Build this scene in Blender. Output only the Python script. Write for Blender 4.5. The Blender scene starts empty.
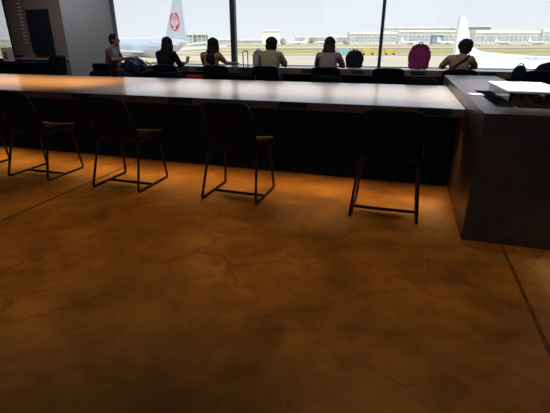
import bpy, bmesh, math, random
from math import sin, cos, pi, radians
from mathutils import Vector, Matrix, Euler, noise
random.seed(7)
C = bpy.context.scene.collection
SC = bpy.context.scene
V = Vector

# ------------------------------------------------------------ camera frame
PITCH, YAW, H, FPX = radians(22.1), radians(17.2), 1.2, 404.0
cam = bpy.data.cameras.new('camera'); co = bpy.data.objects.new('camera', cam); C.objects.link(co)
co.location = (0, 0, H); co.rotation_euler = (radians(90) - PITCH, 0, YAW)
cam.sensor_width = 36; cam.lens = 36 * FPX / 550.0; cam.clip_end = 6000; cam.clip_start = .05
SC.camera = co
SC.view_settings.view_transform = 'Standard'; SC.view_settings.look = 'None'
SC.view_settings.gamma = 1; SC.view_settings.exposure = 0.0

# ------------------------------------------------------------ colours, materials
def lin(r, g, b):
    f = lambda c: (c / 255) / 12.92 if c <= 10 else ((c / 255 + .055) / 1.055) ** 2.4
    return (f(r), f(g), f(b), 1)
def nm(name):
    m = bpy.data.materials.new(name); m.use_nodes = True
    nt = m.node_tree; return m, nt, nt.nodes, nt.links, nt.nodes['Principled BSDF']
def mat(name, col, rough=.6, metal=0, spec=.5, var=.12, scale=20, bump=0, bscale=150, stretch=None, coat=0):
    m, nt, N, L, B = nm(name)
    B.inputs['Roughness'].default_value = rough; B.inputs['Metallic'].default_value = metal
    B.inputs['Specular IOR Level'].default_value = spec; B.inputs['Coat Weight'].default_value = coat
    tc = N.new('ShaderNodeTexCoord'); mp = N.new('ShaderNodeMapping'); L.new(tc.outputs['Object'], mp.inputs[0])
    if stretch: mp.inputs['Scale'].default_value = stretch
    n = N.new('ShaderNodeTexNoise'); n.inputs['Scale'].default_value = scale; n.inputs['Detail'].default_value = 5
    L.new(mp.outputs[0], n.inputs[0])
    r = N.new('ShaderNodeValToRGB'); L.new(n.outputs[0], r.inputs[0])
    r.color_ramp.elements[0].position = .3; r.color_ramp.elements[1].position = .7
    r.color_ramp.elements[0].color = tuple(c * (1 - var) for c in col[:3]) + (1,)
    r.color_ramp.elements[1].color = tuple(min(1, c * (1 + var)) for c in col[:3]) + (1,)
    L.new(r.outputs[0], B.inputs['Base Color'])
    if bump:
        n2 = N.new('ShaderNodeTexNoise'); n2.inputs['Scale'].default_value = bscale
        L.new(tc.outputs['Object'], n2.inputs[0])
        b = N.new('ShaderNodeBump'); b.inputs['Strength'].default_value = bump; b.inputs['Distance'].default_value = .01
        L.new(n2.outputs[0], b.inputs['Height']); L.new(b.outputs[0], B.inputs['Normal'])
    return m

def floor_mat():
    m, nt, N, L, B = nm('stained_concrete')
    B.inputs['Roughness'].default_value = .5
    B.inputs['Specular IOR Level'].default_value = .35
    tc = N.new('ShaderNodeTexCoord')
    def noi(s, d=6, dist=0):
        n = N.new('ShaderNodeTexNoise'); n.inputs['Scale'].default_value = s; n.inputs['Detail'].default_value = d
        n.inputs['Distortion'].default_value = dist; L.new(tc.outputs['Object'], n.inputs[0]); return n
    a = noi(1.5, 9, .5); r = N.new('ShaderNodeValToRGB'); L.new(a.outputs[0], r.inputs[0])
    e = r.color_ramp.elements; e[0].position = .33; e[0].color = (.20, .085, .018, 1); e[1].position = .66; e[1].color = (.48, .235, .055, 1)
    b = noi(6, 8, 1.2); r2 = N.new('ShaderNodeValToRGB'); L.new(b.outputs[0], r2.inputs[0])
    r2.color_ramp.elements[0].position = .3; r2.color_ramp.elements[0].color = (.68, .64, .6, 1); r2.color_ramp.elements[1].position = .62; r2.color_ramp.elements[1].color = (1, 1, 1, 1)
    mx = N.new('ShaderNodeMix'); mx.data_type = 'RGBA'; mx.blend_type = 'MULTIPLY'; mx.inputs[0].default_value = 1
    L.new(r.outputs[0], mx.inputs[6]); L.new(r2.outputs[0], mx.inputs[7])
    # hairline cracks
    wn = noi(2.2, 3); ad = N.new('ShaderNodeVectorMath'); ad.operation = 'MULTIPLY_ADD'
    L.new(wn.outputs['Color'], ad.inputs[0]); ad.inputs[1].default_value = (.55, .55, 0); L.new(tc.outputs['Object'], ad.inputs[2])
    vo = N.new('ShaderNodeTexVoronoi'); vo.feature = 'DISTANCE_TO_EDGE'; vo.inputs['Scale'].default_value = 1.7
    L.new(ad.outputs[0], vo.inputs[0])
    cr = N.new('ShaderNodeValToRGB'); L.new(vo.outputs[0], cr.inputs[0])
    cr.color_ramp.elements[0].position = 0; cr.color_ramp.elements[0].color = (.62, .58, .55, 1)
    cr.color_ramp.elements[1].position = .012; cr.color_ramp.elements[1].color = (1, 1, 1, 1)
    mk = noi(1.3, 2); mr = N.new('ShaderNodeMapRange'); L.new(mk.outputs[0], mr.inputs[0])
    mr.inputs[1].default_value = .42; mr.inputs[2].default_value = .58
    m2 = N.new('ShaderNodeMix'); m2.data_type = 'RGBA'; m2.blend_type = 'MULTIPLY'
    L.new(mr.outputs[0], m2.inputs[0]); L.new(mx.outputs[2], m2.inputs[6]); L.new(cr.outputs[0], m2.inputs[7])
    L.new(m2.outputs[2], B.inputs['Base Color'])
    rr = N.new('ShaderNodeMapRange'); L.new(b.outputs[0], rr.inputs[0]); rr.inputs[3].default_value = .42; rr.inputs[4].default_value = .62
    L.new(rr.outputs[0], B.inputs['Roughness'])
    bp = N.new('ShaderNodeBump'); bp.inputs['Strength'].default_value = .15; bp.inputs['Distance'].default_value = .01
    L.new(b.outputs[0], bp.inputs['Height']); L.new(bp.outputs[0], B.inputs['Normal'])
    return m

def glass_mat(name, tint=(.93, .95, .96), fres=1.45):
    m, nt, N, L, B = nm(name); N.remove(B)
    t = N.new('ShaderNodeBsdfTransparent'); t.inputs[0].default_value = tint + (1,)
    g = N.new('ShaderNodeBsdfGlossy'); g.inputs['Roughness'].default_value = .02
    f = N.new('ShaderNodeFresnel'); f.inputs[0].default_value = fres
    mu = N.new('ShaderNodeMath'); mu.operation = 'MULTIPLY'; mu.inputs[1].default_value = .6; L.new(f.outputs[0], mu.inputs[0])
    x = N.new('ShaderNodeMixShader'); L.new(mu.outputs[0], x.inputs[0]); L.new(t.outputs[0], x.inputs[1]); L.new(g.outputs[0], x.inputs[2])
    L.new(x.outputs[0], N['Material Output'].inputs[0]); return m

M = {}
M['floor'] = floor_mat()
M['joint'] = mat('floor_joint', (.10, .043, .014, 1), .8, var=.5, scale=14)
M['ceiling'] = mat('dark_ceiling', (.03, .03, .032, 1), .8)
M['plaster'] = mat('grey_plaster', (.33, .33, .34, 1), .75, var=.04, scale=3)
M['brownwall'] = mat('taupe_panelling', (.20, .155, .125, 1), .6, scale=4, stretch=(8, 8, .5))
M['darkwall'] = mat('dark_wall', (.05, .045, .045, 1), .7)
M['frame'] = mat('dark_bronze_frame', (.05, .052, .06, 1), .4, .4)
M['glass'] = glass_mat('window_glass')
M['acrylic'] = glass_mat('clear_acrylic', (.86, .86, .88), 1.5)
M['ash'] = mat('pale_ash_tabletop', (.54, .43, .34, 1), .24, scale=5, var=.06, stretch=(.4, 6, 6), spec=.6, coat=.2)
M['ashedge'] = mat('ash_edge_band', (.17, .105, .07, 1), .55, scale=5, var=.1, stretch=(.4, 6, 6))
M['black'] = mat('black_laminate', (.010, .017, .032, 1), .8, spec=0.0)
M['socket'] = mat('black_socket_plastic', (.012, .015, .022, 1), .4)
M['counter'] = mat('dark_mortar', (.086, .068, .062, 1), .36, scale=9, var=.2, spec=.5)
M['chair'] = mat('navy_black_shell', (.0030, .0070, .0160, 1), .55, spec=.2)
M['tube'] = mat('black_steel_tube', (.012, .011, .011, 1), .35, .3)
M['skin'] = mat('skin', (.38, .20, .13, 1), .5, var=.05)
M['lip'] = mat('lip', (.30, .09, .08, 1), .5)
M['eye'] = mat('dark_eye', (.02, .015, .012, 1), .2)
M['hair'] = mat('black_hair', (.012, .010, .011, 1), .65, scale=60, var=.4, stretch=(1, 1, .1), bump=.3, bscale=200, spec=.12)
M['hairb'] = mat('brown_black_hair', (.030, .019, .015, 1), .65, scale=60, var=.4, stretch=(1, 1, .1), bump=.3, bscale=200, spec=.12)
M['white'] = mat('white_paint', (.85, .85, .86, 1), .35, var=.02)
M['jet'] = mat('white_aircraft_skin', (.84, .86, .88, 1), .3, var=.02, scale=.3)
M['grey'] = mat('light_grey_paint', (.45, .47, .5, 1), .5)
M['red'] = mat('logo_red', (.62, .02, .03, 1), .4, var=.03)
M['pinkish'] = mat('pale_pink_plumage', (.75, .45, .47, 1), .4, var=.03)
M['led'] = None

# ------------------------------------------------------------ mesh helpers
def link(name, me, m=None, parent=None):
    o = bpy.data.objects.new(name, me); C.objects.link(o)
    if m is not None: me.materials.append(m)
    if parent is not None: o.parent = parent
    return o
def obj(name, bm, m, parent=None, smooth=False):
    me = bpy.data.meshes.new(name); bmesh.ops.recalc_face_normals(bm, faces=bm.faces[:]); bm.to_mesh(me); bm.free()
    if smooth:
        for p in me.polygons: p.use_smooth = True
    return link(name, me, m, parent)
def tag(o, label=None, cat=None, group=None, kind=None):
    if label: o['label'] = label
    if cat: o['category'] = cat
    if group: o['group'] = group
    if kind: o['kind'] = kind
    return o
def empty(name, loc=(0, 0, 0), rz=0):
    o = bpy.data.objects.new(name, None); C.objects.link(o); o.location = loc; o.rotation_euler = (0, 0, rz)
    o.empty_display_size = .1; return o
def box(bm, x0, x1, y0, y1, z0, z1, bev=0, mtx=None):
    r = bmesh.ops.create_cube(bm, size=1)
    for v in r['verts']:
        v.co = V(((x0 + x1) / 2 + v.co.x * (x1 - x0), (y0 + y1) / 2 + v.co.y * (y1 - y0), (z0 + z1) / 2 + v.co.z * (z1 - z0)))
    vs = r['verts']
    if bev:
        es = list({e for v in vs for e in v.link_edges})
        q = bmesh.ops.bevel(bm, geom=es, offset=bev, segments=2, affect='EDGES', profile=.5)
        vs = list({v for f in q['faces'] for v in f.verts} | {v for v in vs if v.is_valid})
    if mtx is not None:
        for v in vs: v.co = mtx @ v.co
    return vs
def bxo(name, b, m, parent=None, bev=0):
    bm = bmesh.new(); box(bm, *b, bev=bev); return obj(name, bm, m, parent)
def tube(bm, pts, r, seg=8, closed=False, cap=True):
    pts = [V(p) for p in pts]; n = len(pts); rings = []
    rs = r if isinstance(r, (list, tuple)) else [r] * n
    up = V((0.13, .31, .94)).normalized()
    for i, p in enumerate(pts):
        if closed: d = (pts[(i + 1) % n] - pts[i - 1])
        else: d = (pts[min(i + 1, n - 1)] - pts[max(i - 1, 0)])
        d.normalize(); a = d.cross(up)
        if a.length < .15: a = d.cross(V((1, 0, 0)))
        a.normalize(); b = d.cross(a).normalized()
        rings.append([bm.verts.new(p + (a * cos(2 * pi * k / seg) + b * sin(2 * pi * k / seg)) * rs[i]) for k in range(seg)])
    m = n if closed else n - 1
    for i in range(m):
        A, B = rings[i], rings[(i + 1) % n]
        # align
        if True:
            best = min(range(seg), key=lambda s: (A[0].co - B[s].co).length)
        rev = (A[1].co - B[(best + 1) % seg].co).length > (A[1].co - B[(best - 1) % seg].co).length
        for k in range(seg):
            k2 = (k + 1) % seg
            if rev: q = [A[k], A[k2], B[(best - k2) % seg], B[(best - k) % seg]]
            else: q = [A[k], A[k2], B[(best + k2) % seg], B[(best + k) % seg]]
            try: bm.faces.new(q)
            except ValueError: pass
    if cap and not closed:
        for R in (rings[0], rings[-1]):
            try: bm.faces.new(R)
            except ValueError: pass
def fillet(pts, r, n=4, closed=True):
    out = []; P = [V(p) for p in pts]; N = len(P)
    for i, p in enumerate(P):
        if not closed and i in (0, N - 1): out.append(p); continue
        a = (P[i - 1] - p).normalized(); b = (P[(i + 1) % N] - p).normalized()
        for k in range(n + 1):
            t = k / n; out.append((p + a * r) * (1 - t) ** 2 + p * 2 * t * (1 - t) + (p + b * r) * t * t)
    return out
def ell(bm, c, r, rot=(0, 0, 0), seg=16):
    q = bmesh.ops.create_uvsphere(bm, u_segments=seg, v_segments=seg // 2 + 2, radius=1)
    mt = Matrix.Translation(V(c)) @ Euler(rot).to_matrix().to_4x4() @ Matrix.Diagonal((*r, 1))
    for v in q['verts']: v.co = mt @ v.co
    return q['verts']
def prism(bm, pts, dvec):
    """closed outline pts (3D) extruded by dvec"""
    a = [bm.verts.new(V(p)) for p in pts]; b = [bm.verts.new(V(p) + V(dvec)) for p in pts]
    bm.faces.new(a); bm.faces.new(b[::-1]); n = len(a)
    for i in range(n): bm.faces.new([a[i], a[(i + 1) % n], b[(i + 1) % n], b[i]])
def shell(bm, grid, th):
    """grid[i][j] of points -> closed slab of thickness th along local normals"""
    n, m = len(grid), len(grid[0]); nor = [[None] * m for _ in range(n)]
    for i in range(n):
        for j in range(m):
            du = V(grid[min(i + 1, n - 1)][j]) - V(grid[max(i - 1, 0)][j]); dv = V(grid[i][min(j + 1, m - 1)]) - V(grid[i][max(j - 1, 0)])
            nor[i][j] = du.cross(dv).normalized()
    A = [[bm.verts.new(V(grid[i][j]) + nor[i][j] * th / 2) for j in range(m)] for i in range(n)]
    B = [[bm.verts.new(V(grid[i][j]) - nor[i][j] * th / 2) for j in range(m)] for i in range(n)]
    for i in range(n - 1):
        for j in range(m - 1):
            bm.faces.new([A[i][j], A[i + 1][j], A[i + 1][j + 1], A[i][j + 1]]); bm.faces.new([B[i][j], B[i][j + 1], B[i + 1][j + 1], B[i + 1][j]])
    for i in range(n - 1):
        for j in (0, m - 1): bm.faces.new([A[i][j], A[i + 1][j], B[i + 1][j], B[i][j]])
    for j in range(m - 1):
        for i in (0, n - 1): bm.faces.new([A[i][j], A[i][j + 1], B[i][j + 1], B[i][j]])
def bake(o):
    dg = bpy.context.evaluated_depsgraph_get(); dg.update()
    me = bpy.data.meshes.new_from_object(o.evaluated_get(dg)); o.modifiers.clear(); old = o.data; mats = list(old.materials)
    o.data = me
    me.materials.clear()
    for k in mats: me.materials.append(k)
    for p in me.polygons: p.use_smooth = True; p.material_index = 0
    bpy.data.meshes.remove(old); return o
def remesh(o, vox, sm=3, disp=0):
    r = o.modifiers.new('r', 'REMESH'); r.mode = 'VOXEL'; r.voxel_size = vox
    if sm: s = o.modifiers.new('s', 'SMOOTH'); s.iterations = sm; s.factor = .5
    bake(o)
    if disp:
        for v in o.data.vertices:
            d = noise.noise(v.co * 28) ; v.co += v.normal * d * disp
    return o
def skin_mesh(verts, edges, radii, root=0, sub=1):
    """skeleton -> overlapping tapered limbs, fused into one surface by the caller's remesh"""
    R = [r if isinstance(r, tuple) else (r, r) for r in radii]; VV, FF = [], []
    for a, b in edges:
        bm = bmesh.new(); q = []
        for i in (a, b): q += ell(bm, verts[i], (R[i][0], R[i][1], (R[i][0] + R[i][1]) / 2 if R[i][0] < .09 else R[i][1]), seg=8 if R[i][0] < .02 else 14)
        pts = [v.co.copy() for v in q]; bm.free(); bm = bmesh.new(); vs = [bm.verts.new(p) for p in pts]
        h = bmesh.ops.convex_hull(bm, input=vs)
        bmesh.ops.delete(bm, geom=[v for v in bm.verts if not v.link_faces], context='VERTS'); bm.verts.index_update(); n = len(VV)
        VV += [tuple(v.co) for v in bm.verts]; FF += [[n + v.index for v in f.verts] for f in bm.faces]; bm.free()
    me = bpy.data.meshes.new('t'); me.from_pydata(VV, [], FF); return link('t', me)
def join_into(bm, o):
    bm.from_mesh(o.data); me = o.data; bpy.data.objects.remove(o); bpy.data.meshes.remove(me)
def children(o): return [c for c in bpy.data.objects if c.parent == o]
def copy_tree(o, parent=None):
    c = o.copy(); C.objects.link(c); c.parent = parent
    for ch in children(o): copy_tree(ch, c)
    return c

# ============================================================ SETTING: the room
GY = 8.9          # window glass plane
CEIL = 3.3
def struct(name, b, m, bev=0): return tag(bxo(name, b, m, bev=bev), kind='structure')
struct('floor', (-16, 6, -4, 9.75, -.12, 0), M['floor'])
struct('ceiling', (-16, 6, -4, 10.4, CEIL, CEIL + .3), M['ceiling'])
struct('wall_back', (-16, 6, -4.2, -4, 0, CEIL), M['darkwall'])
struct('wall_right', (6, 6.2, -4.2, 9.1, 0, CEIL), M['darkwall'])
struct('wall_left', (-16.2, -16, -4.2, 9.75, 0, CEIL), M['darkwall'])
struct('trim_1', (-2.70, -2.677, -4, 3.70, 0, .0015), M['joint'])
struct('trim_2', (.694, .712, -4, 2.64, 0, .0015), M['joint'])
# grey pillar between the windows and the recessed taupe wall to its left
struct('wall_pillar', (-8.14, -6.74, 8.80, 8.98, 0, CEIL), M['plaster'])
struct('wall_return', (-8.14, -7.9, 8.98, 9.75, 0, CEIL), M['plaster'])
struct('wall_far', (-10.74, -8.10, 9.6, 9.75, 0, CEIL), M['brownwall'])
struct('wall_sill', (-6.74, 6, 8.86, 9.05, 0, .715), M['darkwall'])
struct('wall_sill_left', (-16, -10.74, 9.6, 9.75, 0, .735), M['darkwall'])
# windows
def window(n, x0, x1, y, z0, fl=.055, fr=.055):
    bm = bmesh.new()
    box(bm, x0, x0 + fl, y - .05, y + .07, z0, CEIL, .004); box(bm, x1 - fr, x1, y - .05, y + .07, z0, CEIL, .004)
    box(bm, x0, x1, y - .05, y + .07, z0, z0 + .03); box(bm, x0, x1, y - .05, y + .07, CEIL - .06, CEIL)
    f = tag(obj('window_%d' % n, bm, M['frame']), kind='structure')
    bm = bmesh.new(); box(bm, x0 + fl, x1 - fr, y + .005, y + .017, z0 + .03, CEIL - .06)
    obj('glass_pane', bm, M['glass'], f)
Z0 = .715
window(1, -6.74, -3.705, GY, Z0, fl=.012)
window(2, -3.705, -.550, GY, Z0, fr=.03)
window(3, -.550, 2.66, GY, Z0, fl=.03)
window(4, 2.66, 6, GY, Z0)
window(5, -16, -10.74, 9.64, .735, fr=.07)

# louvred dark screen and the column of light slits on the taupe wall
t = empty('louvred_screen', (-9.66, 9.6, .82))
tag(t, 'tall dark louvred screen mounted on the taupe wall beside the grey pillar', 'screen')
bm = bmesh.new()
for a in ((-.37, -.33, -.05, 0, 0, 1.2), (.33, .37, -.05, 0, 0, 1.2), (-.37, .37, -.05, 0, 1.15, 1.2), (-.37, .37, -.05, 0, 0, .04), (-.34, .34, -.012, 0, .03, 1.16)): box(bm, *a)
obj('screen_frame', bm, mat('black_blue_screen', (.012, .016, .028, 1), .45), t)
bm = bmesh.new()
for i in range(20): box(bm, -.33, .33, -.035, -.02, .06 + i * .055, .085 + i * .055)
obj('louvres', bm, mat('dark_louvre', (.025, .028, .042, 1), .35), t)
t = empty('slotted_panel', (-10.22, 9.6, .811))
tag(t, 'narrow upright strip of pale horizontal slats left of the dark screen', 'wall panel')
bxo('back_strip', (-.10, .10, -.02, 0, 0, 2.3), M['brownwall'], t)
bm = bmesh.new()
for i in range(20): box(bm, -.055, .045, -.045, -.018, .36 + i * .09, .39 + i * .09)
for q in (-.05, .035): box(bm, q, q + .008, -.019, -.005, .34, 2.14)
obj('slats', bm, mat('pale_slat', (.62, .58, .52, 1), .4), t)
t = empty('wall_shelf', (-9.5, 9.6, 0))
tag(t, 'low brown-grey shelf running under the dark louvred screen', 'shelf')
bxo('shelf_board', (-1.2, 1.2, -.34, 0, .76, .81), mat('shelf_wood', (.34, .22, .15, 1), .4), t, .004)
bxo('shelf_front', (-1.2, 1.2, -.30, -.02, 0.0, .76), mat('shelf_front', (.13, .12, .12, 1), .6), t)
for (x, w, h, c, l, n, k) in ((-9.86, .09, .11, (.30, .09, .05, 1), 'small reddish-brown jar on the shelf under the dark screen', 'jar', 'jar'),
                       (-9.47, .20, .05, (.02, .02, .025, 1), 'flat black box lying on the shelf under the dark screen', 'black_box', 'box'),
                       (-10.45, .22, .06, (.015, .015, .018, 1), 'low dark case lying at the left end of the shelf', 'dark_case', 'case')):
    bm = bmesh.new()
    if n == 'jar':
        tube(bm, [(0, 0, 0), (0, 0, .01), (0, 0, h * .7), (0, 0, h * .85), (0, 0, h)], [w * .4, w * .5, w * .5, w * .35, w * .35], 16)
    else:
        box(bm, -w / 2, w / 2, -.08, .08, 0, h * .75, .006); box(bm, -w / 2 - .004, w / 2 + .004, -.084, .084, h * .75, h, .004)
    o = obj(n, bm, mat(n + '_col', c, .5)); o.location = (x, 9.40, .811); tag(o, l, k)

# ============================================================ tables
def long_table(x0, x1, y0, y1, z, th, panels, skirt_in, panel_h, back_panels=()):
    t = empty('long_table', ((x0 + x1) / 2, (y0 + y1) / 2, 0)); ox, oy = t.location.x, t.location.y
    bxo('tabletop', (x0 - ox, x1 - ox, y0 - oy, y1 - oy, z - th, z), M['ash'], t, .004)
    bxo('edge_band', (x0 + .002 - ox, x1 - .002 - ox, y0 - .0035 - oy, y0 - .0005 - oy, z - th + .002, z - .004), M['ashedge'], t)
    bxo('front_panel', (x0 + .02 - ox, x1 - .02 - ox, y0 + skirt_in - oy, y0 + skirt_in + .04 - oy, 0.002, z - th), M['black'], t)
    bxo('back_panel', (x0 + .02 - ox, x1 - .02 - ox, y1 - skirt_in - .04 - oy, y1 - skirt_in - oy, 0.002, z - th), M['black'], t)
    for px in panels:
        bm = bmesh.new(); c = px - ox; a, b = z - th + (th - panel_h) / 2 + .004, z - (th - panel_h) / 2 + .004
        box(bm, c - .122, c + .122, y0 - oy - .010, y0 - oy - .004, a, b, .002)
        for q in (-.06, 0, .06): box(bm, c + q - .018, c + q + .018, y0 - oy - .013, y0 - oy - .009, a + .01, b - .01, .002)
        obj('socket_panel', bm, M['socket'], t)
    return t
T1 = long_table(-7.6, .458, 3.375, 5.22, .736, .066, (-4.13, -3.04, -1.955, -.886, .243), .355, .056)
tag(T1, 'long pale wooden communal table with black modesty panel running into the dark counter', 'table')
# warm LED strip under the near edge of the table
led, nt, N, L, B = nm('warm_led'); B.inputs['Emission Color'].default_value = (1, .62, .28, 1); B.inputs['Emission Strength'].default_value = 1.2
B.inputs['Base Color'].default_value = (.8, .7, .5, 1)
bxo('led_strip', (-3.75, 3.95, -.840, -.815, .6655, .6698), led, T1)
T2 = long_table(-6.70, 5.2, 8.12, 8.86, .736, .115, (-5.3, -4.15, -3.15, -2.0 + .15, -.88, .20, 1.35, 2.4), .32, .07)
tag(T2, 'long window table with thick wooden edge below the airport view', 'table')

# ============================================================ dark counter
t = empty('stone_counter', (.754, 4.2, 0)); tag(t, 'chest of dark grey mortar with a sunken top at the right end of the table', 'counter')
bm = bmesh.new()
X0, X1, Y0, Y1, Zt = -.292, .291, -1.565, 1.55, .818
xi0, xi1, yi0, yi1, zb = -.178, .262, -1.265, -.245, .70
box(bm, X0, X1, Y0, Y1, 0.0, zb)
box(bm, X0, xi0, Y0, Y1, zb, Zt); box(bm, xi1, X1, Y0, Y1, zb, Zt)
box(bm, xi0, xi1, Y0, yi0, zb, Zt); box(bm, xi0, xi1, yi1, Y1, zb, Zt)
bmesh.ops.remove_doubles(bm, verts=bm.verts[:], dist=1e-4)
obj('counter_body', bm, M['counter'], t)
bxo('tray_lining', (xi0 + .001, xi1 - .001, yi0 + .001, yi1 - .001, zb + .0005, zb + .006), M['black'], t)
# display case
d = empty('display_case', (.815, 3.34, .7065)); tag(d, 'clear display case with white lid set in the dark counter', 'display case')
bm = bmesh.new(); w, l, hh = .176, .365, .195
for a in ((-w, -w + .005, -l, l, 0, hh), (w - .005, w, -l, l, 0, hh), (-w + .005, w - .005, -l, -l + .005, 0, hh), (-w + .005, w - .005, l - .005, l, 0, hh)): box(bm, *a)
obj('clear_walls', bm, M['acrylic'], d)
bm = bmesh.new(); box(bm, -w - .012, w + .012, -l - .012, l + .012, hh, hh + .014, .003); obj('lid', bm, M['white'], d)
bm = bmesh.new()
for i in range(75):
    x, y, z = random.uniform(-.15, .15), random.uniform(-.34, .3), random.uniform(.02, .16)
    r = random.uniform(.016, .034)
    q = bmesh.ops.create_icosphere(bm, subdivisions=2, radius=1)
    e = Euler((random.random() * 3, random.random() * 3, random.random() * 3)).to_matrix()
    for v in q['verts']:
        k = 1 + .35 * noise.noise(v.co * 2 + V((i, i, 0))); v.co = e @ V((v.co.x * r * k, v.co.y * r * .7 * k, v.co.z * r * .45 * k)) + V((x, y, z))
o = obj('dried_petals', bm, mat('dried_brown_petals', (.50, .28, .12, 1), .7, scale=25, var=.7)); o.location = (.815, 3.34, .7085)
tag(o, 'brown dried petals and pods heaped inside the clear display case', 'dried plants', kind='stuff')
bm = bmesh.new(); box(bm, -.05, .045, -.07, .07, 0, .004); o = obj('paper_slip', bm, M['white']); o.location = (.545, 3.62, .819); o.rotation_euler = (0, 0, .1)
tag(o, 'small white paper slip on the counter beside the display case', 'paper')

# ============================================================ chairs
def make_chair():
    t = empty('sled_chair')
    # seat shell, slightly scooped
    g = []
    for i in range(13):
        v = i / 12; y = -.135 + v * .385; row = []
        hw = .212 + .030 * sin(v * pi * .6)
        if v > .85: hw -= .03 * ((v - .85) / .15) ** 2
        for j in range(13):
            u = -1 + j / 6
            z = .452 + .014 * u * u - .012 * sin(v * pi) - (.02 * ((v - .8) / .2) ** 2 if v > .8 else 0) + (.02 * ((.15 - v) / .15) ** 2 if v < .15 else 0)
            row.append((u * hw, y, z))
        g.append(row)
    bm = bmesh.new(); shell(bm, g, .022); obj('seat', bm, mat('seat_shell', (.012, .009, .009, 1), .6, spec=.15), t, True)
    g = []
    for i in range(15):
        v = i / 14; z = .435 + v * .36; row = []
        hw = .222 - .026 * v
        c = max(0, (v - .88) / .12); hw -= .022 * c ** 5
        c2 = max(0, (.12 - v) / .12); hw -= .05 * c2 * c2
        for j in range(13):
            u = -1 + j / 6
            y = -.105 - .105 * v - .02 * v * v - .030 * (1 - u * u) * (.4 + .6 * v)
            zz = z - .012 * (abs(u) ** 6) * v - (.030 * (1 - u * u) * (1 - v) ** 3)
            row.append((u * hw, y, zz))
        g.append(row)
    bm = bmesh.new(); shell(bm, g, .020); obj('backrest', bm, M['chair'], t, True)
    for s in (-1, 1):
        bm = bmesh.new(); x = s * .236
        pts = fillet([(x, -.228, .011), (s * .205, -.10, .425), (s * .205, .195, .425), (x, .232, .010)], .022, 4)
        tube(bm, pts, .0105, 8, closed=True); obj('side_frame', bm, M['tube'], t, True)
    bm = bmesh.new(); tube(bm, [(-.236, -.005, .010), (.236, -.005, .010)], .0095, 8); obj('crossbar', bm, M['tube'], t, True)
    bm = bmesh.new(); tube(bm, [(-.205, 0.08, .425), (.205, .08, .425)], .0075, 8); tube(bm, [(-.205, -.07, .425), (.205, -.07, .425)], .0075, 8); obj('seat_rail', bm, M['tube'], t, True)
    return t
proto = make_chair(); used = [0]
def chair(x, y, rz, label, group, sc=(1, 1, 1), name=None):
    o = proto if not used[0] else copy_tree(proto); used[0] = 1
    o.location = (x, y, 0); o.rotation_euler = (0, 0, rz); o.scale = sc
    if 'group' in o: del o['group']
    return tag(o, label, 'chair', group)
G1 = 'black sled chairs at the near side of the long table'
chair(-3.316, 3.022, .0, 'leftmost fully visible black sled chair at the near side of the long table', G1)
chair(-2.318, 3.000, -.01, 'black sled chair on the near side, second of the four whole chairs from the left', G1)
chair(-1.256, 3.022, -.02, 'black sled chair on the near side, second nearest to the dark counter', G1)
chair(-.050, 3.012, 0, 'black sled chair standing nearest to the dark counter', G1)
chair(-4.30, 3.03, .02, 'black sled chair cut off by the left edge of the picture, only a leg showing', G1)
G2 = 'black chairs at the far side of the long table'
for x, l in ((.19, 'black chair across the long table, nearest to the dark counter'), (-.99, 'black chair across the long table, before the woman in the mauve-beige top'),
             (-2.165, 'black chair across the long table, below the upright luggage handle'), (-3.32, 'black chair across the long table, before the red bag'),
             (-4.50, 'black chair across the long table, before the man holding a backpack'), (-5.7, 'black chair across the long table, before the grey pillar')):
    chair(x, 5.235, pi, l, G2)
G3 = 'black chairs at the window table'
for x, l in ((-5.75, 'black chair under the man with the backpack on his lap'), (-4.36, 'black chair of the long-haired woman in black'),
             (-3.32, 'black chair of the long-haired woman in a tan top'), (-2.37, 'black chair of the person in an olive green top'),
             (-1.30, 'black chair of the woman in a mauve-beige top'), (-.28, 'empty black chair at the window table, right of the dark backpack'),
             (.78, 'black chair of the short-haired person in a tan top'), (1.90, 'black chair at the window table holding the dark bags')):
    chair(x, 7.28, 0, l, G3, (1.22, 1.05, 1.03))
chair(-7.05, 7.15, radians(82), 'tall dark chair standing side-on before the grey pillar', None, (1.0, .75, 1.2))

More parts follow.
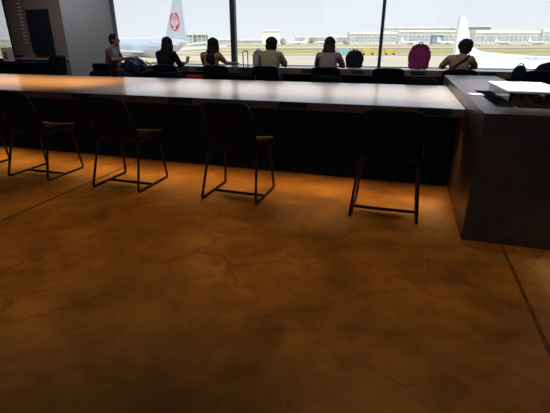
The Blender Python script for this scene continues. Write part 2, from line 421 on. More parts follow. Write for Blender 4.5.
# ============================================================ people
def person(name, loc, rz, headtop, top_mat, leg_mat, hair_mat, hair, arms, label, head_turn=0, lean=.03, sleeve=.55, head_dx=0, bulk=1.0, hairw=1.0):
    """seated figure, facing local +Y; arms = {side: (elbow, wrist, finger_dir)}"""
    root = empty(name, (loc[0], loc[1], 0), rz)
    k = headtop - 1.28
    S = lambda z: z + k * max(0, (z - .5)) / .78
    hc = V((head_dx, lean + .075, S(1.165)))
    vs, es, rs = [], [], []
    def add(p, r, pa=None):
        vs.append(V(p)); rs.append(r)
        if pa is not None: es.append((pa, len(vs) - 1))
        return len(vs) - 1
    pel = add((0, 0, .585), (.15, .11)); wa = add((0, 0, S(.70)), (.125, .095), pel); ch = add((0, lean * .7, S(.86)), (.145, .105), wa)
    up = add((0, lean, S(.955)), (.12, .085), ch); nb = add((head_dx * .4, lean + .02, S(1.02)), .055, up); nk = add((head_dx * .8, lean + .045, S(1.09)), .05, nb)
    body_n = len(vs); arm_ix = {}
    for s in (-1, 1):
        el, wr, fd = arms[s]
        sh = add((s * .165, lean, S(.965)), .052, up)
        m1 = add((V((s * .175, lean, S(.965))) + V(el)) / 2, .043, sh)
        e = add(el, .037, m1); w = add(wr, .025, e)
        fd = V(fd).normalized(); pl = V(wr) + fd * .045; pa = add(pl, (.028, .016), w)
        arm_ix[s] = (sh, m1, e)
        side = fd.cross(V((0, 0, 1))).normalized()
        for q, ln in enumerate((.066, .076, .070, .054)):
            b = pl + fd * .03 + side * (-.030 + .020 * q)
            k1 = add(b, .0095, pa); k2 = add(b + fd * ln * .55 + V((0, 0, -.004)), .0085, k1); add(b + fd * ln * .9 + V((0, 0, -.018)), .0075, k2)
        tb = pl - fd * .01 - side * s * -.028
        t1 = add(tb, .011, pa); add(tb + (fd * .035 - side * s * -.025), .009, t1)
    for s in (-1, 1):
        hp = add((s * .09, .03, .575), .085, pel); kn = add((s * .12, .43, .54), .062, hp); an = add((s * .12, .40, .09), .040, kn)
        add((s * .125, .53, .045), .036, an)
    o = skin_mesh(vs, es, rs, 0, 1); bm = bmesh.new(); join_into(bm, o)
    # head: cranium, jaw, nose, ears -> one surface with the body
    R = Matrix.Translation(hc) @ Matrix.Rotation(head_turn, 4, 'Z')
    hv = []
    hv += ell(bm, (0, -.005, .025), (.076, .095, .088)); hv += ell(bm, (0, .03, -.035), (.056, .062, .075)); hv += ell(bm, (0, .065, -.085), (.026, .024, .022), seg=10)
    hv += ell(bm, (0, .098, -.012), (.013, .020, .024), seg=10); hv += ell(bm, (0, .088, .03), (.03, .012, .012), seg=10)
    for s in (-1, 1): hv += ell(bm, (s * .077, -.004, -.005), (.012, .022, .033), seg=10); hv += ell(bm, (s * .035, .072, -.025), (.022, .02, .02), seg=10)
    for v in hv: v.co = R @ v.co
    b = obj('body', bm, M['skin'], root); remesh(b, .0085, 2)
    # face pieces
    for s in (-1, 1):
        bm = bmesh.new(); q = ell(bm, (s * .031, .088, .008), (.012, .008, .007), seg=10)
        for v in q: v.co = R @ v.co
        obj('eye', bm, M['eye'], b, True)
    bm = bmesh.new(); q = ell(bm, (0, .090, -.055), (.022, .008, .006), seg=10)
    for v in q: v.co = R @ v.co
    obj('mouth', bm, M['lip'], b, True)
    # top (shirt) : torso and sleeves, a little fuller than the body
    v2, e2, r2 = [], [], []
    for i in range(4): v2.append(vs[i]); r2.append(tuple(a * bulk + .014 for a in rs[i]))
    v2.append(V(vs[nb]) - V((0, 0, .02))); r2.append((.062, .055)); e2 = [(0, 1), (1, 2), (2, 3), (3, 4)]
    for s in (-1, 1):
        sh, m1, e = arm_ix[s]; n = len(v2); v2.append(vs[sh]); r2.append(.064 * bulk)
        p = vs[sh].lerp(vs[e], sleeve); v2.append(vs[sh].lerp(vs[e], sleeve * .6)); r2.append(.056 * bulk); v2.append(p); r2.append(.053 * bulk)
        e2 += [(3, n), (n, n + 1), (n + 1, n + 2)]
        if sleeve > .9: v2.append(V(arms[s][0]).lerp(V(arms[s][1]), .8)); r2.append(.037); e2.append((n + 2, n + 3))
    o = skin_mesh(v2, e2, r2, 0, 1); bm = bmesh.new(); join_into(bm, o); c = obj('shirt', bm, top_mat, root); remesh(c, .012, 3, .004)
    v3 = [V((0, 0, .60)), V((0, 0, .65))]; r3 = [(.165, .125), (.15, .115)]; e3 = [(0, 1)]
    for s in (-1, 1):
        n = len(v3); v3 += [V((s * .09, .03, .575)), V((s * .12, .43, .54)), V((s * .12, .405, .13))]; r3 += [.097, .074, .056]; e3 += [(0, n), (n, n + 1), (n + 1, n + 2)]
    o = skin_mesh(v3, e3, r3, 0, 1); bm = bmesh.new(); join_into(bm, o); c = obj('trousers', bm, leg_mat, root); remesh(c, .014, 3)
    for s in (-1, 1):
        bm = bmesh.new(); ell(bm, (s * .125, .49, .045), (.046, .13, .044)); box(bm, s * .125 - .045, s * .125 + .045, .36, .61, .001, .02, .006); x = obj('shoe', bm, M['black'], root, True)
    # hair
    bm = bmesh.new(); hv = []
    if hair == 'short':
        hv += ell(bm, (0, -.018, .036), (.087, .098, .090)); hv += ell(bm, (0, -.05, -.02), (.072, .058, .07))
        rr, dd = .008, .004
    elif hair == 'frizzy':
        hv += ell(bm, (0, -.02, .03), (.118, .112, .103)); hv += ell(bm, (0, -.045, -.035), (.095, .075, .082))
        rr, dd = .008, .02
    elif hair == 'medium':
        hv += ell(bm, (0, -.015, .028), (.092, .104, .098)); hv += ell(bm, (0, -.045, -.05), (.100, .075, .10)); hv += ell(bm, (0, -.085, -.13), (.112, .060, .085))
        hv += ell(bm, (0, -.12, -.19), (.098, .05, .05))
        rr, dd = .008, .006
    elif hair == 'bob':
        hv += ell(bm, (0, -.015, .03), (.100, .108, .098)); hv += ell(bm, (0, -.04, -.05), (.098, .075, .09)); hv += ell(bm, (0, -.05, -.10), (.08, .055, .06))
        rr, dd = .008, .006
    else:
        hv += ell(bm, (0, -.015, .032), (.094, .104, .095)); hv += ell(bm, (0, -.045, -.06), (.100, .070, .12)); hv += ell(bm, (0, -.10, -.16), (.103, .055, .13))
        hv += ell(bm, (.0, -.165, -.27), (.085, .045, .13))
        for s in (-1, 1): hv += ell(bm, (s * .075, .0, -.06), (.026, .04, .10))
        rr, dd = .008, .006
    for v in hv: v.co.x *= hairw; v.co = R @ v.co
    x = obj('hair', bm, hair_mat, root); remesh(x, rr, 3, dd)
    return tag(root, label, 'person')

def cloth(name, c, **k): return mat(name, lin(*c), .85, spec=.2, scale=12, var=.15, bump=.2, bscale=60, **k)
jean = cloth('dark_trousers', (30, 34, 48))
PY = 7.60
rest = {-1: ((-.25, .20, .80), (-.13, .42, .785), (.25, 1, -.05)), 1: ((.25, .20, .80), (.13, .42, .785), (-.25, 1, -.05))}
# man at the left, side-on
person('person', (-5.86, PY - .12, 0), radians(-78), 1.37, cloth('white_maroon_top', (118, 84, 84)), jean, M['hair'], 'short',
       {-1: ((-.22, .14, .88), (-.06, .37, .90), (.6, 1, .1)), 1: ((.24, .16, .88), (.10, .38, .90), (-.6, 1, .1))},
       'man with short black hair sitting side-on, holding a dark backpack on his lap', lean=.05, sleeve=.6, bulk=1.1)
mn = [o for o in bpy.data.objects if o.name == 'person'][0]
bm = bmesh.new(); ell(bm, (.10, .06, 1.0), (.07, .085, .10)); ell(bm, (.04, .10, .98), (.09, .07, .11)); b = obj('neck_towel', bm, cloth('pale_blue_towel', (150, 168, 190)), mn); remesh(b, .012, 2, .004)
person('person', (-4.66, PY, 0), 0, 1.30, cloth('black_top', (18, 19, 28)), jean, M['hair'], 'long',
       {-1: rest[-1], 1: ((.24, .16, .78), (.19, .40, .79), (.0, 1, .25))},
       'woman with long black hair in a black top with her right hand raised', lean=.04, sleeve=1, head_dx=.01, bulk=1.1, hairw=1.15)
person('person', (-3.66, PY, 0), 0, 1.28, cloth('tan_top', (158, 112, 92)), jean, M['hair'], 'long',
       {-1: rest[-1], 1: ((.25, .17, .82), (.33, .40, .815), (.35, 1, 0))},
       'woman with long black hair in a tan top reaching her right arm beside the mullion', lean=.02, sleeve=.6, head_dx=.03, bulk=1.0, hairw=1.15)
person('person', (-2.45, PY, 0), 0, 1.29, cloth('olive_green_top', (148, 146, 104)), jean, M['hair'], 'bob',
       rest, 'person with short black hair in an olive green top sitting next to the luggage handle', lean=.04, sleeve=.75, bulk=1.22, hairw=1.15)
person('person', (-1.36, PY, 0), 0, 1.29, cloth('mauve_beige_top', (146, 124, 118)), jean, M['hairb'], 'medium',
       rest, 'woman with shoulder-length dark brown hair in a mauve-beige top', lean=.03, sleeve=.75, bulk=1.05, hairw=1.1)
P7 = person('person', (.815, PY, 0), 0, 1.235, cloth('tan_brown_top', (165, 134, 100)), jean, M['hairb'], 'frizzy',
       {-1: ((-.27, .14, .82), (-.20, .40, .785), (.35, 1, 0)), 1: ((.27, .16, .82), (.14, .42, .785), (-.3, 1, 0))},
       'person with short frizzy dark hair in a tan top with a strap across the back', lean=.04, sleeve=.8, head_dx=.06)
bm = bmesh.new(); pts = [(-.17, -.105, .76), (-.09, -.112, .83), (0, -.098, .90), (.08, -.075, .96), (.135, -.02, 1.02)]
for a, b in zip(pts[:-1], pts[1:]):
    a, b = V(a), V(b); w = V((0, 0, .02)); n = V((0, .02, 0)); vs = [bm.verts.new(p) for p in (a - w, b - w, b + w, a + w, a - w + n, b - w + n, b + w + n, a + w + n)]
    for f in ((0, 1, 2, 3), (4, 7, 6, 5), (0, 4, 5, 1), (3, 2, 6, 7), (0, 3, 7, 4), (1, 5, 6, 2)): bm.faces.new([vs[i] for i in f])
obj('bag_strap', bm, cloth('dark_brown_strap', (70, 45, 45)), P7)
bm = bmesh.new(); box(bm, -.037, .037, -.006, .006, 0, .14, .004); o = obj('mobile_phone', bm, cloth('phone_case', (170, 130, 110))); o.location = (-4.475, 8.14, .80); o.rotation_euler = (-.5, 0, 0)
tag(o, 'small phone held up in the hand of the woman in black', 'phone')

# ============================================================ bags and small things by the window
def backpack(name, loc, rz, size, m, m2, label, tilt=0):
    w, d, h = size; t = empty(name, loc, rz); t.rotation_euler = (tilt, 0, rz)
    bm = bmesh.new(); ell(bm, (0, 0, h * .48), (w * .5, d * .5, h * .48)); box(bm, -w * .43, w * .43, -d * .40, d * .40, .005, h * .76, min(w, d) * .16); ell(bm, (0, 0, h * .76), (w * .40, d * .40, h * .22))
    b = obj('main_compartment', bm, m, t); remesh(b, .012, 6, .008)
    bm = bmesh.new(); box(bm, -w * .34, w * .34, -d * .60, -d * .38, h * .06, h * .46, d * .08); b = obj('front_pocket', bm, m, t); remesh(b, .010, 4, .006)
    bm = bmesh.new(); tube(bm, [(-.035, 0, h * .93), (-.032, 0, h * 1.01), (0, 0, h * 1.04), (.032, 0, h * 1.01), (.035, 0, h * .93)], .009, 8); obj('carry_handle', bm, m2, t, True)
    for s in (-1, 1):
        bm = bmesh.new(); tube(bm, [(s * w * .22, d * .36, h * .86), (s * w * .30, d * .60, h * .70), (s * w * .33, d * .64, h * .40), (s * w * .36, d * .42, h * .12)], .014, 8); obj('shoulder_strap', bm, m2, t, True)
    bm = bmesh.new(); tube(bm, [(-w * .36, -d * .30, h * .62), (-w * .30, -d * .36, h * .80), (0, -d * .40, h * .90), (w * .30, -d * .36, h * .80), (w * .36, -d * .30, h * .62)], .005, 6); obj('zip', bm, m2, t, True)
    return tag(t, label, 'backpack')
mb = cloth('near_black_nylon', (24, 26, 34)); mb2 = cloth('grey_nylon', (70, 74, 88))
nav = mat('navy_shiny_nylon', lin(40, 44, 62), .35, var=.5, scale=9)
mag = cloth('magenta_nylon', (148, 46, 98)); magd = cloth('dark_magenta', (80, 30, 60))
backpack('backpack', (-5.40, 7.58, .625), radians(-78), (.36, .46, .31), nav, mb2, 'navy backpack with grey trim held on the lap of the seated man', tilt=-.25)
backpack('backpack', (-.985, 8.36, .7375), .2, (.36, .22, .335), mb, mb2, 'near-black backpack on the window table beside the woman in mauve-beige')
backpack('backpack', (.195, 8.36, .7375), -.15, (.41, .26, .45), mag, magd, 'bright magenta backpack standing on the window table')
backpack('backpack', (2.10, 7.42, .475), .1, (.54, .30, .46), mb, mb2, 'large black backpack on the chair at the right edge of the picture')
backpack('backpack', (1.67, 7.40, .475), -.2, (.24, .22, .41), mb, mb2, 'smaller black bag on the same chair, left of the large black backpack')
backpack('backpack', (-2.93, 8.32, .7375), .1, (.26, .18, .33), cloth('grey_green_canvas', (150, 156, 140)), mb2, 'grey-green canvas bag leaning beside the person in olive green')
# suitcase with its telescopic handle
t = empty('suitcase', (-3.06, 7.93, 0)); tag(t, 'wheeled suitcase with its tall telescopic handle pulled up near the mullion', 'suitcase')
bm = bmesh.new(); box(bm, -.18, .18, -.10, .10, .05, .60, .04); obj('case_shell', bm, mb, t)
bm = bmesh.new(); tube(bm, fillet([(-.055, 0, .58), (-.055, 0, 1.045), (.045, 0, 1.045), (.045, 0, .58)], .03, 4, closed=False), .0095, 8); obj('telescopic_handle', bm, mb, t, True)
for a in (-.14, .14):
    for b_ in (-.09, .09):
        bm = bmesh.new(); tube(bm, [(a - .012, b_, .026), (a + .012, b_, .026)], .025, 12); obj('wheel', bm, M['black'], t, True)
# red bag
t = empty('tote_bag', (-3.86, 7.28, 0)); tag(t, 'red tote bag standing between the two long-haired women', 'bag')
bm = bmesh.new(); box(bm, -.17, .17, -.07, .07, .003, .63, .03); b = obj('bag_body', bm, cloth('red_fabric', (150, 34, 36)), t); remesh(b, .014, 5, .012)
bm = bmesh.new(); tube(bm, [(-.07, 0, .60), (-.06, 0, .68), (0, 0, .70), (.06, 0, .68), (.07, 0, .60)], .008, 8); obj('bag_handle', bm, cloth('red_strap', (110, 30, 30)), t, True)
# pink and white paper bag by the left window
t = empty('paper_bag', (-10.02, 8.72, .0)); tag(t, 'pink and white paper bag on the side stand by the left window', 'bag')
bm = bmesh.new(); vs = box(bm, -.10, .10, -.08, .08, .742, 1.08)
obj('bag_body', bm, mat('white_pink_paper', (.75, .62, .60, 1), .6), t)
bm = bmesh.new(); box(bm, -.06, .07, -.083, -.08, .80, .97); obj('printed_panel', bm, mat('rust_print', (.50, .17, .10, 1), .6), t)
bm = bmesh.new(); tube(bm, [(-.05, 0, 1.07), (-.04, 0, 1.13), (.04, 0, 1.13), (.05, 0, 1.07)], .004, 6); obj('bag_handle', bm, M['white'], t, True)
# low black bench/side table at the left window
t = empty('side_stand', (-10.2, 8.55, 0)); tag(t, 'low black side stand below the left window', 'side table')
bxo('stand_top', (-1.9, 1.55, -.38, .42, .70, .74), M['black'], t, .004)
bxo('stand_body', (-1.85, 1.5, -.33, .38, .002, .70), M['black'], t)

# ============================================================ OUTSIDE
F = V((-sin(YAW), cos(YAW), 0)); Rr = V((cos(YAW), sin(YAW), 0))
def E(x, D, z): return F * D + Rr * ((x - 275) / 436.0 * D) + V((0, 0, z))   # D metres ahead, bearing as seen in the photo
GZ = -4.2
def zat(y, D): return H + (42.5 - y) / 470.0 * D
def Dg(y): return (H - GZ) * 470.0 / (y - 42.5)
def extm(name, c, r=.8, scale=.02, var=.08, **k):
    return mat(name, lin(*c), r, scale=scale, var=var, spec=.2, **k)
conc = extm('apron_concrete', (214, 196, 168)); grass = extm('dry_grass', (180, 168, 98), scale=.05, var=.2); taxi = extm('taxiway_concrete', (226, 216, 200)); soil = extm('brown_verge', (162, 146, 118), var=.15)
def flat(name, pts, m, z, kind='structure'):
    bm = bmesh.new(); vs = [bm.verts.new(V((p[0], p[1], z))) for p in pts]; f = bm.faces.new(vs); r = bmesh.ops.extrude_face_region(bm, geom=[f])
    for v in r['geom']:
        if isinstance(v, bmesh.types.BMVert): v.co.z -= .03
    return tag(obj(name, bm, m), kind=kind)
a = [E(275, 9.6, 0) - Rr * 3000, E(275, 9.6, 0) + Rr * 3000, E(275, 4000, 0) + Rr * 3000, E(275, 4000, 0) - Rr * 3000]
flat('airport_apron', a, conc, GZ)
def band(name, ys, m, z, x0=-300, x1=850):
    """strip of ground given by its near/far distance in metres at both ends"""
    (d0, d1), (d2, d3) = ys
    return flat(name, [E(x0, d0, 0), E(x1, d2, 0), E(x1, d3, 0), E(x0, d1, 0)], m, z)
band('grass_strip', ((230, 330), (210, 330)), grass, GZ + .04, 236, 1000)
band('grass_strip', ((300, 480), (245, 420)), grass, GZ + .04, -200, 232)
band('verge', ((195, 208), (190, 205)), soil, GZ + .05, -200, 1000)
band('taxiway', ((330, 420), (420, 640)), soil, GZ + .06, 232, 1000)
band('grass_strip', ((640, 1150), (640, 1150)), grass, GZ + .06, -300, 1000)
band('taxiway', ((170, 186), (330, 362)), taxi, GZ + .08, 90, 236)
band('service_road', ((850, 900), (850, 900)), taxi, GZ + .10, -300, 1000)

# --- terminal buildings far away
pale = extm('hazed_cladding', (224, 226, 222)); roofm = extm('white_roof', (246, 244, 232)); glassb = mat('hazed_glazing', lin(184, 196, 200), .3, scale=.08, var=.3); darkb = extm('hazed_dark_building', (166, 168, 172))  # distance haze is put into these pale cladding, glazing and block colours
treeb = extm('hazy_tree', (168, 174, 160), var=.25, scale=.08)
def building(x0, x1, D, yt, roofh, label, body=None, glz=True, depth=60, yb=44.6, name='terminal_building'):
    zt, z0 = zat(yt, D), GZ; L0 = (x0 - 275) / 436 * D; L1 = (x1 - 275) / 436 * D
    t = empty(name, F * D + Rr * ((L0 + L1) / 2) + V((0, 0, GZ)), YAW); w = (L1 - L0) / 2; hgt = zt - z0
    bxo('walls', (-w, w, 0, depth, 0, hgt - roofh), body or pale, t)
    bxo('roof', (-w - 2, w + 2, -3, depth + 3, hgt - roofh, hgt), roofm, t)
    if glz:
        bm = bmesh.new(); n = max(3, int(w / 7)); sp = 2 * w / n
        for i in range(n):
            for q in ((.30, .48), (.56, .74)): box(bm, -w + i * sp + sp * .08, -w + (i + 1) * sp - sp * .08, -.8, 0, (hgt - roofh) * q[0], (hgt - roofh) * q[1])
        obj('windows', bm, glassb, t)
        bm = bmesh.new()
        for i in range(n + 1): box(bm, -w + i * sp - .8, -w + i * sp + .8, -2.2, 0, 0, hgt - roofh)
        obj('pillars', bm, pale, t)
    return tag(t, label, 'building')
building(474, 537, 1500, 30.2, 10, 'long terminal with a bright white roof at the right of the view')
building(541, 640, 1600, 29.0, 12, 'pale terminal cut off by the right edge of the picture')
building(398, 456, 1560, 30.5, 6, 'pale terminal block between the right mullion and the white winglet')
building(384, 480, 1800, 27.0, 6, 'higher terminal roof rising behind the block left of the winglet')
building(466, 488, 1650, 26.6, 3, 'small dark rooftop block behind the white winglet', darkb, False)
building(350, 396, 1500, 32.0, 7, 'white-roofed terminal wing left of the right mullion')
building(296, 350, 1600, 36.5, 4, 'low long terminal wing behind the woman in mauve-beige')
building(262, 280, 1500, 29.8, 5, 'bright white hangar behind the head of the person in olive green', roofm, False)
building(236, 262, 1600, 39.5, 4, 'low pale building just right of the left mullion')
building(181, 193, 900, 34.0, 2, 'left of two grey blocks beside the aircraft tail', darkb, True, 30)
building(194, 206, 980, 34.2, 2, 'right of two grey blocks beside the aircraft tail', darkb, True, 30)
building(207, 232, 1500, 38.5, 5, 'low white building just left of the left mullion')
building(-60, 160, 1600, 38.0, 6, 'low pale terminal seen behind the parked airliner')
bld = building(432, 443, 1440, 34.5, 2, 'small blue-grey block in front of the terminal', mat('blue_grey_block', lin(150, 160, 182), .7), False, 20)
# hazy trees
def tree(x, D, yt, w, label):
    p = E(x, D, GZ); t = empty('tree_clump', p); h = zat(yt, D) - GZ; bm = bmesh.new()
    for i in range(26):
        u = random.uniform(-1, 1); r = h * random.uniform(.2, .34); ell(bm, (u * w, random.uniform(-4, 4), max(r * .7, (h - r) * (1 - .35 * u * u) * random.uniform(.6, 1))), (r, r, r), seg=8)
    o = obj('foliage', bm, treeb, t)
    for v in o.data.vertices: v.co += v.normal * noise.noise(v.co * .25) * 2
    bm = bmesh.new()
    for i in range(5): tube(bm, [(-w * .8 + i * w * .4, 0, 0), (-w * .8 + i * w * .4, 0, h * .5)], .7, 6)
    obj('trunks', bm, soil, t)
    tag(t, label, 'trees')
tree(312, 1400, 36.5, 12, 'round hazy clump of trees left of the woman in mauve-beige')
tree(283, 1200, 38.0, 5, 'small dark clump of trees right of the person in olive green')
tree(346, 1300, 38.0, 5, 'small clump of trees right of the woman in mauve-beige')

# --- airliners
def airliner(name, scale, loc, heading, label, group=None, big=False, bodym=None):
    """nose towards local +X"""
    t = empty(name, loc, heading); t.scale = (scale,) * 3
    Rf = 2.5; prof = [(-24, .25, 1.6), (-22, .7, 1.45), (-18, 1.5, .9), (-13, 2.2, .3), (-8, 2.5, 0), (14, 2.5, 0), (18, 2.3, -.1), (21, 1.7, -.35), (23, .9, -.6), (24, .15, -.75)]
    bm = bmesh.new(); tube(bm, [(x, 0, 3.9 + z) for x, r, z in prof], [r for x, r, z in prof], 28); obj('fuselage', bm, bodym or M['jet'], t, True)
    def foil(pts, th, m=None, nmn='wing'):
        bm = bmesh.new(); prism(bm, [V(p) - V(th) / 2 for p in pts], th); return obj(nmn, bm, m or M['jet'], t)
    for s in (-1, 1):
        foil([(5, s * 2, 3.0), (-3.5, s * 2, 3.0), (-7.5, s * 22, 4.4), (-5.5, s * 22, 4.4)], (0, 0, .45))
        foil([(-17, s * .8, 4.9), (-21.5, s * .8, 4.9), (-23.5, s * 8.5, 5.6), (-21.5, s * 8.5, 5.6)], (0, 0, .25), nmn='tailplane')
        bm = bmesh.new(); tube(bm, [(5.5, s * 7.5, 2.0), (5, s * 7.5, 2.0), (2, s * 7.5, 2.0), (.5, s * 7.5, 2.0)], [1.15, 1.3, 1.25, .8], 18); obj('engine', bm, M['grey'], t, True)
        bm = bmesh.new(); tube(bm, [(-2, s * 3.6 - .3, .65), (-2, s * 3.6 + .3, .65)], .65, 14); tube(bm, [(-2, s * 3.6, .6), (-2, s * 3.2, 3)], .15, 8); obj('landing_gear', bm, M['grey'], t, True)
    bm = bmesh.new(); tube(bm, [(19, -.2, .45), (19, .2, .45)], .45, 14); tube(bm, [(19, 0, .4), (19, 0, 2.4)], .12, 8); obj('nose_gear', bm, M['grey'], t, True)
    fin = foil([(-10.4, 0, 5.7), (-13.1, 0, 6.7), (-19.6, 0, 15.9), (-22.9, 0, 15.9), (-23.6, 0, 5.9)], (0, .32, 0), bodym, nmn='tail_fin')
    bm = bmesh.new()
    for i in range(30): 
        x = 16 - i * .95
        for s in (-1, 1): box(bm, x - .14, x + .14, s * 2.47 - .03, s * 2.47 + .03, 4.15, 4.5)
    obj('windows', bm, glassb, t)
    if group: tag(t, group=group)
    tag(t, label, 'airliner'); return t, fin

# large parked one at the left: nose away to the left
hd = YAW + pi - radians(50)
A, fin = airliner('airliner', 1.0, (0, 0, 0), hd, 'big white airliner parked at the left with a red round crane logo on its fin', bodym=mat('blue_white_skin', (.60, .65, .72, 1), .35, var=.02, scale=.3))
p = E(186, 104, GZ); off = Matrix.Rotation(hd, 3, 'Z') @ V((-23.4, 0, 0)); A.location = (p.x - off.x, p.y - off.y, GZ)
# logo on the fin side that faces the building
lx, lz, lr = -18.8, 10.1, 2.15
sideY = None
cam_dir = (Matrix.Rotation(-hd, 3, 'Z') @ (V((0, 0, 0)) - A.location)); sideY = 1 if cam_dir.y > 0 else -1
def decal(name, outline, m, lift, parent):
    bm = bmesh.new(); y = sideY * (.16 + lift); prism(bm, [(lx + a * 1.15, y, lz + b) for a, b in outline], (0, sideY * .01, 0)); o = obj(name, bm, m, parent)
    return o
# photo right = local -x
sx = -1
ring = []
a0, a1 = radians(112), radians(428)    # open at the top
for i in range(41): a = a0 + (a1 - a0) * i / 40; ring.append((sx * lr * cos(a) * -1, lr * sin(a)))
for i in range(41):
    a = a1 - (a1 - a0) * i / 40; w = .36 + 1.0 * max(0, -sin(a)) ** 1.5; ring.append((sx * (lr - w) * cos(a) * -1, (lr - w * .9) * sin(a)))
decal('logo_ring', ring, M['red'], .012, fin)
for s in (-1, 1):   # raised wings of the bird
    for q in range(4):
        r1 = 1.75 - q * .38; b0 = radians(95 + q * 2)
        pts = []
        for i in range(13): a = b0 + (pi * .38) * i / 12; pts.append((s * r1 * cos(a) * -1, r1 * sin(a) * 1.05))
        for i in range(13): a = b0 + (pi * .38) * (12 - i) / 12; pts.append((s * (r1 - .2) * cos(a) * -1, (r1 - .2) * sin(a) * 1.05))
        decal('logo_feather', pts, M['red'] if q % 2 == 0 else M['pinkish'], .02 + q * .004, fin)
decal('logo_bird', [(.0, -1.0), (.35, -.4), (.22, .3), (.1, 1.3), (-.02, 1.75), (-.12, 1.25), (-.2, .3), (-.38, -.4)], M['pinkish'], .04, fin)
fc = bpy.data.curves.new('txt', 'FONT'); fc.body = 'JAL'; fc.size = 1.25; fc.extrude = .006; fc.align_x = 'CENTER'; fc.align_y = 'CENTER'; fc.offset = .03
fo = bpy.data.objects.new('t', fc); C.objects.link(fo); bpy.context.view_layer.update()
me = bpy.data.meshes.new_from_object(fo.evaluated_get(bpy.context.evaluated_depsgraph_get())); bpy.data.objects.remove(fo)
o = link('logo_letters', me, M['white'], fin)
o.location = (lx, sideY * .23, lz - 1.42); o.rotation_euler = (pi / 2, 0, pi if sideY > 0 else 0)
# far airliners near the terminals
for x, D, h, l in ((503, 1150, .35, 'small far airliner parked before the long white-roofed terminal'), (537, 1100, .3, 'small far airliner near the right edge of the picture'),
                (448, 1200, -.2, 'small far airliner just left of the white winglet'), (410, 1250, .2, 'small far airliner right of the right mullion'),
                (325, 1150, 2.9, 'small far airliner left of the woman in mauve-beige'), (298, 1200, 3.3, 'small far airliner in the middle of the view')):
    airliner('airliner', 1.25, tuple(E(x, D, GZ)), YAW + h, l, 'far airliners by the terminals')
q, _ = airliner('airliner', .38, tuple(E(354, 330, GZ)), YAW + 1.3, 'small white jet behind the near-black backpack')

# --- neighbouring aircraft's wing and winglet at the right
t = empty('aircraft_wing', tuple(E(466, 36, 0))); tag(t, 'bright white aircraft wing with a tall upturned winglet at the right', 'aircraft wing')
ori = t.location.copy()
def W(x, D, z): return E(x, D, z) - ori
wm = mat('sunlit_white_wing', (.92, .93, .94, 1), .4, var=.01)
top = [W(475, 40.6, .36), W(485, 40, zat(52, 40)), W(500, 39.5, zat(53.3, 39.5)), W(525, 38.5, zat(55.2, 38.5)), W(560, 37.5, zat(57.6, 37.5)), W(640, 35, zat(61, 35)),
       W(760, 21, -.9), W(600, 22, -.6), W(530, 23, -.35), W(478, 24, -.15), W(455, 25.5, -.02), W(453, 32, .12), W(457, 38, .28)]
bm = bmesh.new(); ctr = bm.verts.new(W(530, 32, .02)); up = [bm.verts.new(p) for p in top]; dn = [bm.verts.new(p - V((0, 0, .35))) for p in top]; c2 = bm.verts.new(W(530, 32, -.5)); n = len(top)
for i in range(n):
    j = (i + 1) % n; bm.faces.new([ctr, up[i], up[j]]); bm.faces.new([c2, dn[j], dn[i]]); bm.faces.new([up[i], dn[i], dn[j], up[j]])
obj('wing_panel', bm, wm, t)
# winglet: blended sweep, real thickness
D0 = 39.0
outl = [(457.0, 16.6), (460.5, 16.8), (462.8, 19.5), (465.5, 27), (469, 37), (472, 44), (475.5, 48), (481, 50.8), (488, 52.3), (488, 54.5), (470, 56), (457.5, 56), (456.6, 46), (456.6, 34), (456.8, 24)]
bm = bmesh.new(); A_ = [W(x, D0, zat(y, D0)) for x, y in outl]; prism(bm, A_, F * .55); obj('winglet', bm, wm, t)
bm = bmesh.new(); tube(bm, [W(478, 33, .2), W(520, 31.5, .13), W(600, 30, 0)], .02, 6); obj('flap_seam', bm, M['grey'], t)
fc = bpy.data.curves.new('txt', 'FONT'); fc.body = 'JA'; fc.size = 1.5; fc.extrude = .01; fo = bpy.data.objects.new('t', fc); C.objects.link(fo); bpy.context.view_layer.update()
me = bpy.data.meshes.new_from_object(fo.evaluated_get(bpy.context.evaluated_depsgraph_get())); bpy.data.objects.remove(fo)
o = link('registration_letters', me, M['grey'], t); o.location = W(533, 31, .12); o.rotation_euler = (radians(3), 0, YAW)

# --- ground vehicles
def vehicle(x, D, s, m, label, name='service_truck'):
    t = empty(name, tuple(E(x, D, GZ)), YAW); Lh = 3.2 * s
    bxo('cargo_box', (-Lh, Lh * .45, -1.2 * s, 1.2 * s, .9 * s, 3.0 * s), m, t, .1)
    bm = bmesh.new(); prism(bm, [(Lh * .5, -1.1 * s, .8 * s), (Lh, -1.1 * s, .8 * s), (Lh, -1.1 * s, 1.6 * s), (Lh * .85, -1.1 * s, 2.4 * s), (Lh * .5, -1.1 * s, 2.4 * s)], (0, 2.2 * s, 0)); obj('cab', bm, m, t)
    for a in (-.7, .7):
        bm = bmesh.new(); tube(bm, [(a * Lh, -1.25 * s, .45 * s), (a * Lh, 1.25 * s, .45 * s)], .45 * s, 14); obj('wheel_pair', bm, M['frame'], t, True)
    return tag(t, label, 'truck')
vehicle(346, 165, 1.0, extm('teal_paint', (150, 190, 190)), 'pale teal service truck behind the woman in mauve-beige')
ylw = extm('yellow_paint', (226, 205, 90))
vehicle(369, 200, .9, ylw, 'yellow service truck just left of the right mullion')
vehicle(391, 205, .8, ylw, 'yellow service truck just right of the right mullion')
vehicle(146, 97, .45, ylw, 'yellow ground vehicle beneath the parked airliner')
for i, x in enumerate((415, 421, 470, 478, 524)): vehicle(x, 760 + 20 * i, 1.3, pale, ('first', 'second', 'third', 'fourth', 'last')[i] + ' of the tiny pale trucks on the far service road, counted from the left')

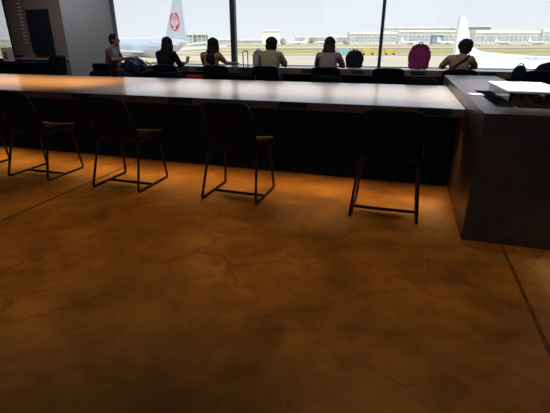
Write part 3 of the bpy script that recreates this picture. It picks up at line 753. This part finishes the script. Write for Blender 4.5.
# ============================================================ LIGHT
w = bpy.data.worlds.new('sky'); SC.world = w; w.use_nodes = True; N = w.node_tree.nodes; L = w.node_tree.links; bg = N['Background']
tc = N.new('ShaderNodeTexCoord'); sp = N.new('ShaderNodeSeparateXYZ'); L.new(tc.outputs['Generated'], sp.inputs[0])
r = N.new('ShaderNodeValToRGB'); L.new(sp.outputs[2], r.inputs[0])
e = r.color_ramp.elements; e[0].position = 0; e[0].color = (.90, .92, .95, 1); e[1].position = .5; e[1].color = (.55, .68, .90, 1)
q = e.new(.06); q.color = (.86, .875, .93, 1)
L.new(r.outputs[0], bg.inputs[0]); bg.inputs[1].default_value = 1.13
sun = bpy.data.lights.new('sun', 'SUN'); sun.energy = 3.2; sun.angle = radians(1); sun.color = (1, .96, .88); so = bpy.data.objects.new('sun', sun); C.objects.link(so)
so.rotation_euler = V((-.35, .45, -1)).to_track_quat('-Z', 'Y').to_euler()
def spot(x, y, tx, ty, e, size, col=(1, .56, .17), blend=.9, z=CEIL - .05, rad=.06):
    l = bpy.data.lights.new('lamp_and_fill_spot', 'SPOT'); l.energy = e; l.spot_size = radians(size); l.spot_blend = blend; l.color = col; l.shadow_soft_size = rad
    o = bpy.data.objects.new('lamp_and_fill_spot', l); C.objects.link(o); o.location = (x, y, z); o.rotation_euler = (V((tx, ty, 0)) - o.location).to_track_quat('-Z', 'Y').to_euler(); return o
for x, e in ((-3.5, 60), (-1.75, 135), (.25, 105)): spot(x, 2.5, x, 1.95, e, 54, blend=1)
def area(x, y, z, sx_, sy_, e, col, rot=(0, 0, 0), name='area'):
    l = bpy.data.lights.new(name, 'AREA'); l.shape = 'RECTANGLE'; l.size = sx_; l.size_y = sy_; l.energy = e; l.color = col
    o = bpy.data.objects.new(name, l); C.objects.link(o); o.location = (x, y, z); o.rotation_euler = rot; return o
ls = area(-3.5, 3.425, .650, 7.8, .03, 20, (1, .56, .18), rot=(radians(-14), 0, 0), name='led_strip_light'); ls.data.spread = radians(90)
def beam(x, y, sx_, sy_, e, col, spread, z=CEIL - .02, rot=(0, 0, 0), name='lamp_and_fill_beam'):
    o = area(x, y, z, sx_, sy_, e, col, rot, name); o.data.spread = radians(spread); return o
beam(-1.15, 4.35, 3.6, 1.2, 22, (.98, .95, .96), 25)  # added neutral light, stands in for sky brightness on the tabletop
beam(.80, 4.1, .5, 2.2, 14, (.92, .94, 1), 25)  # added light to whiten the lid and lift the counter top
beam(-5.2, 4.35, 3.6, 1.2, 40, (1, .50, .16), 25)
beam(-8.2, 7.6, 2.6, .5, 26, (.95, .95, 1), 120, rot=(radians(35), 0, 0))  # added light to brighten the grey pillar and taupe wall
beam(-2.0, 5.7, 8, 0.5, 52, (.86, .90, 1), 120, rot=(radians(38), 0, 0))  # fill put in to raise the backs of the people at the window
area(-1.5, -2.6, 2.6, 5, 1.2, 20, (.48, .68, 1), rot=(radians(80), 0, 0), name='added_cool_fill')  # unseen cool fill behind the camera, added to turn the blacks navy
spot(1.35, 2.4, 1.02, 2.30, 130, 10, (.75, .85, 1), 1)  # added spot imitating a patch of daylight on the floor past the counter
for a in ((-5.2, 2.9), (-2.1, 3), (1.05, 3.1)):
    l = area(a[0], GY + .15, 2.0, a[1], 2.5, 1, (1, 1, 1), (radians(-90), 0, 0), 'window_portal'); l.data.cycles.is_portal = True
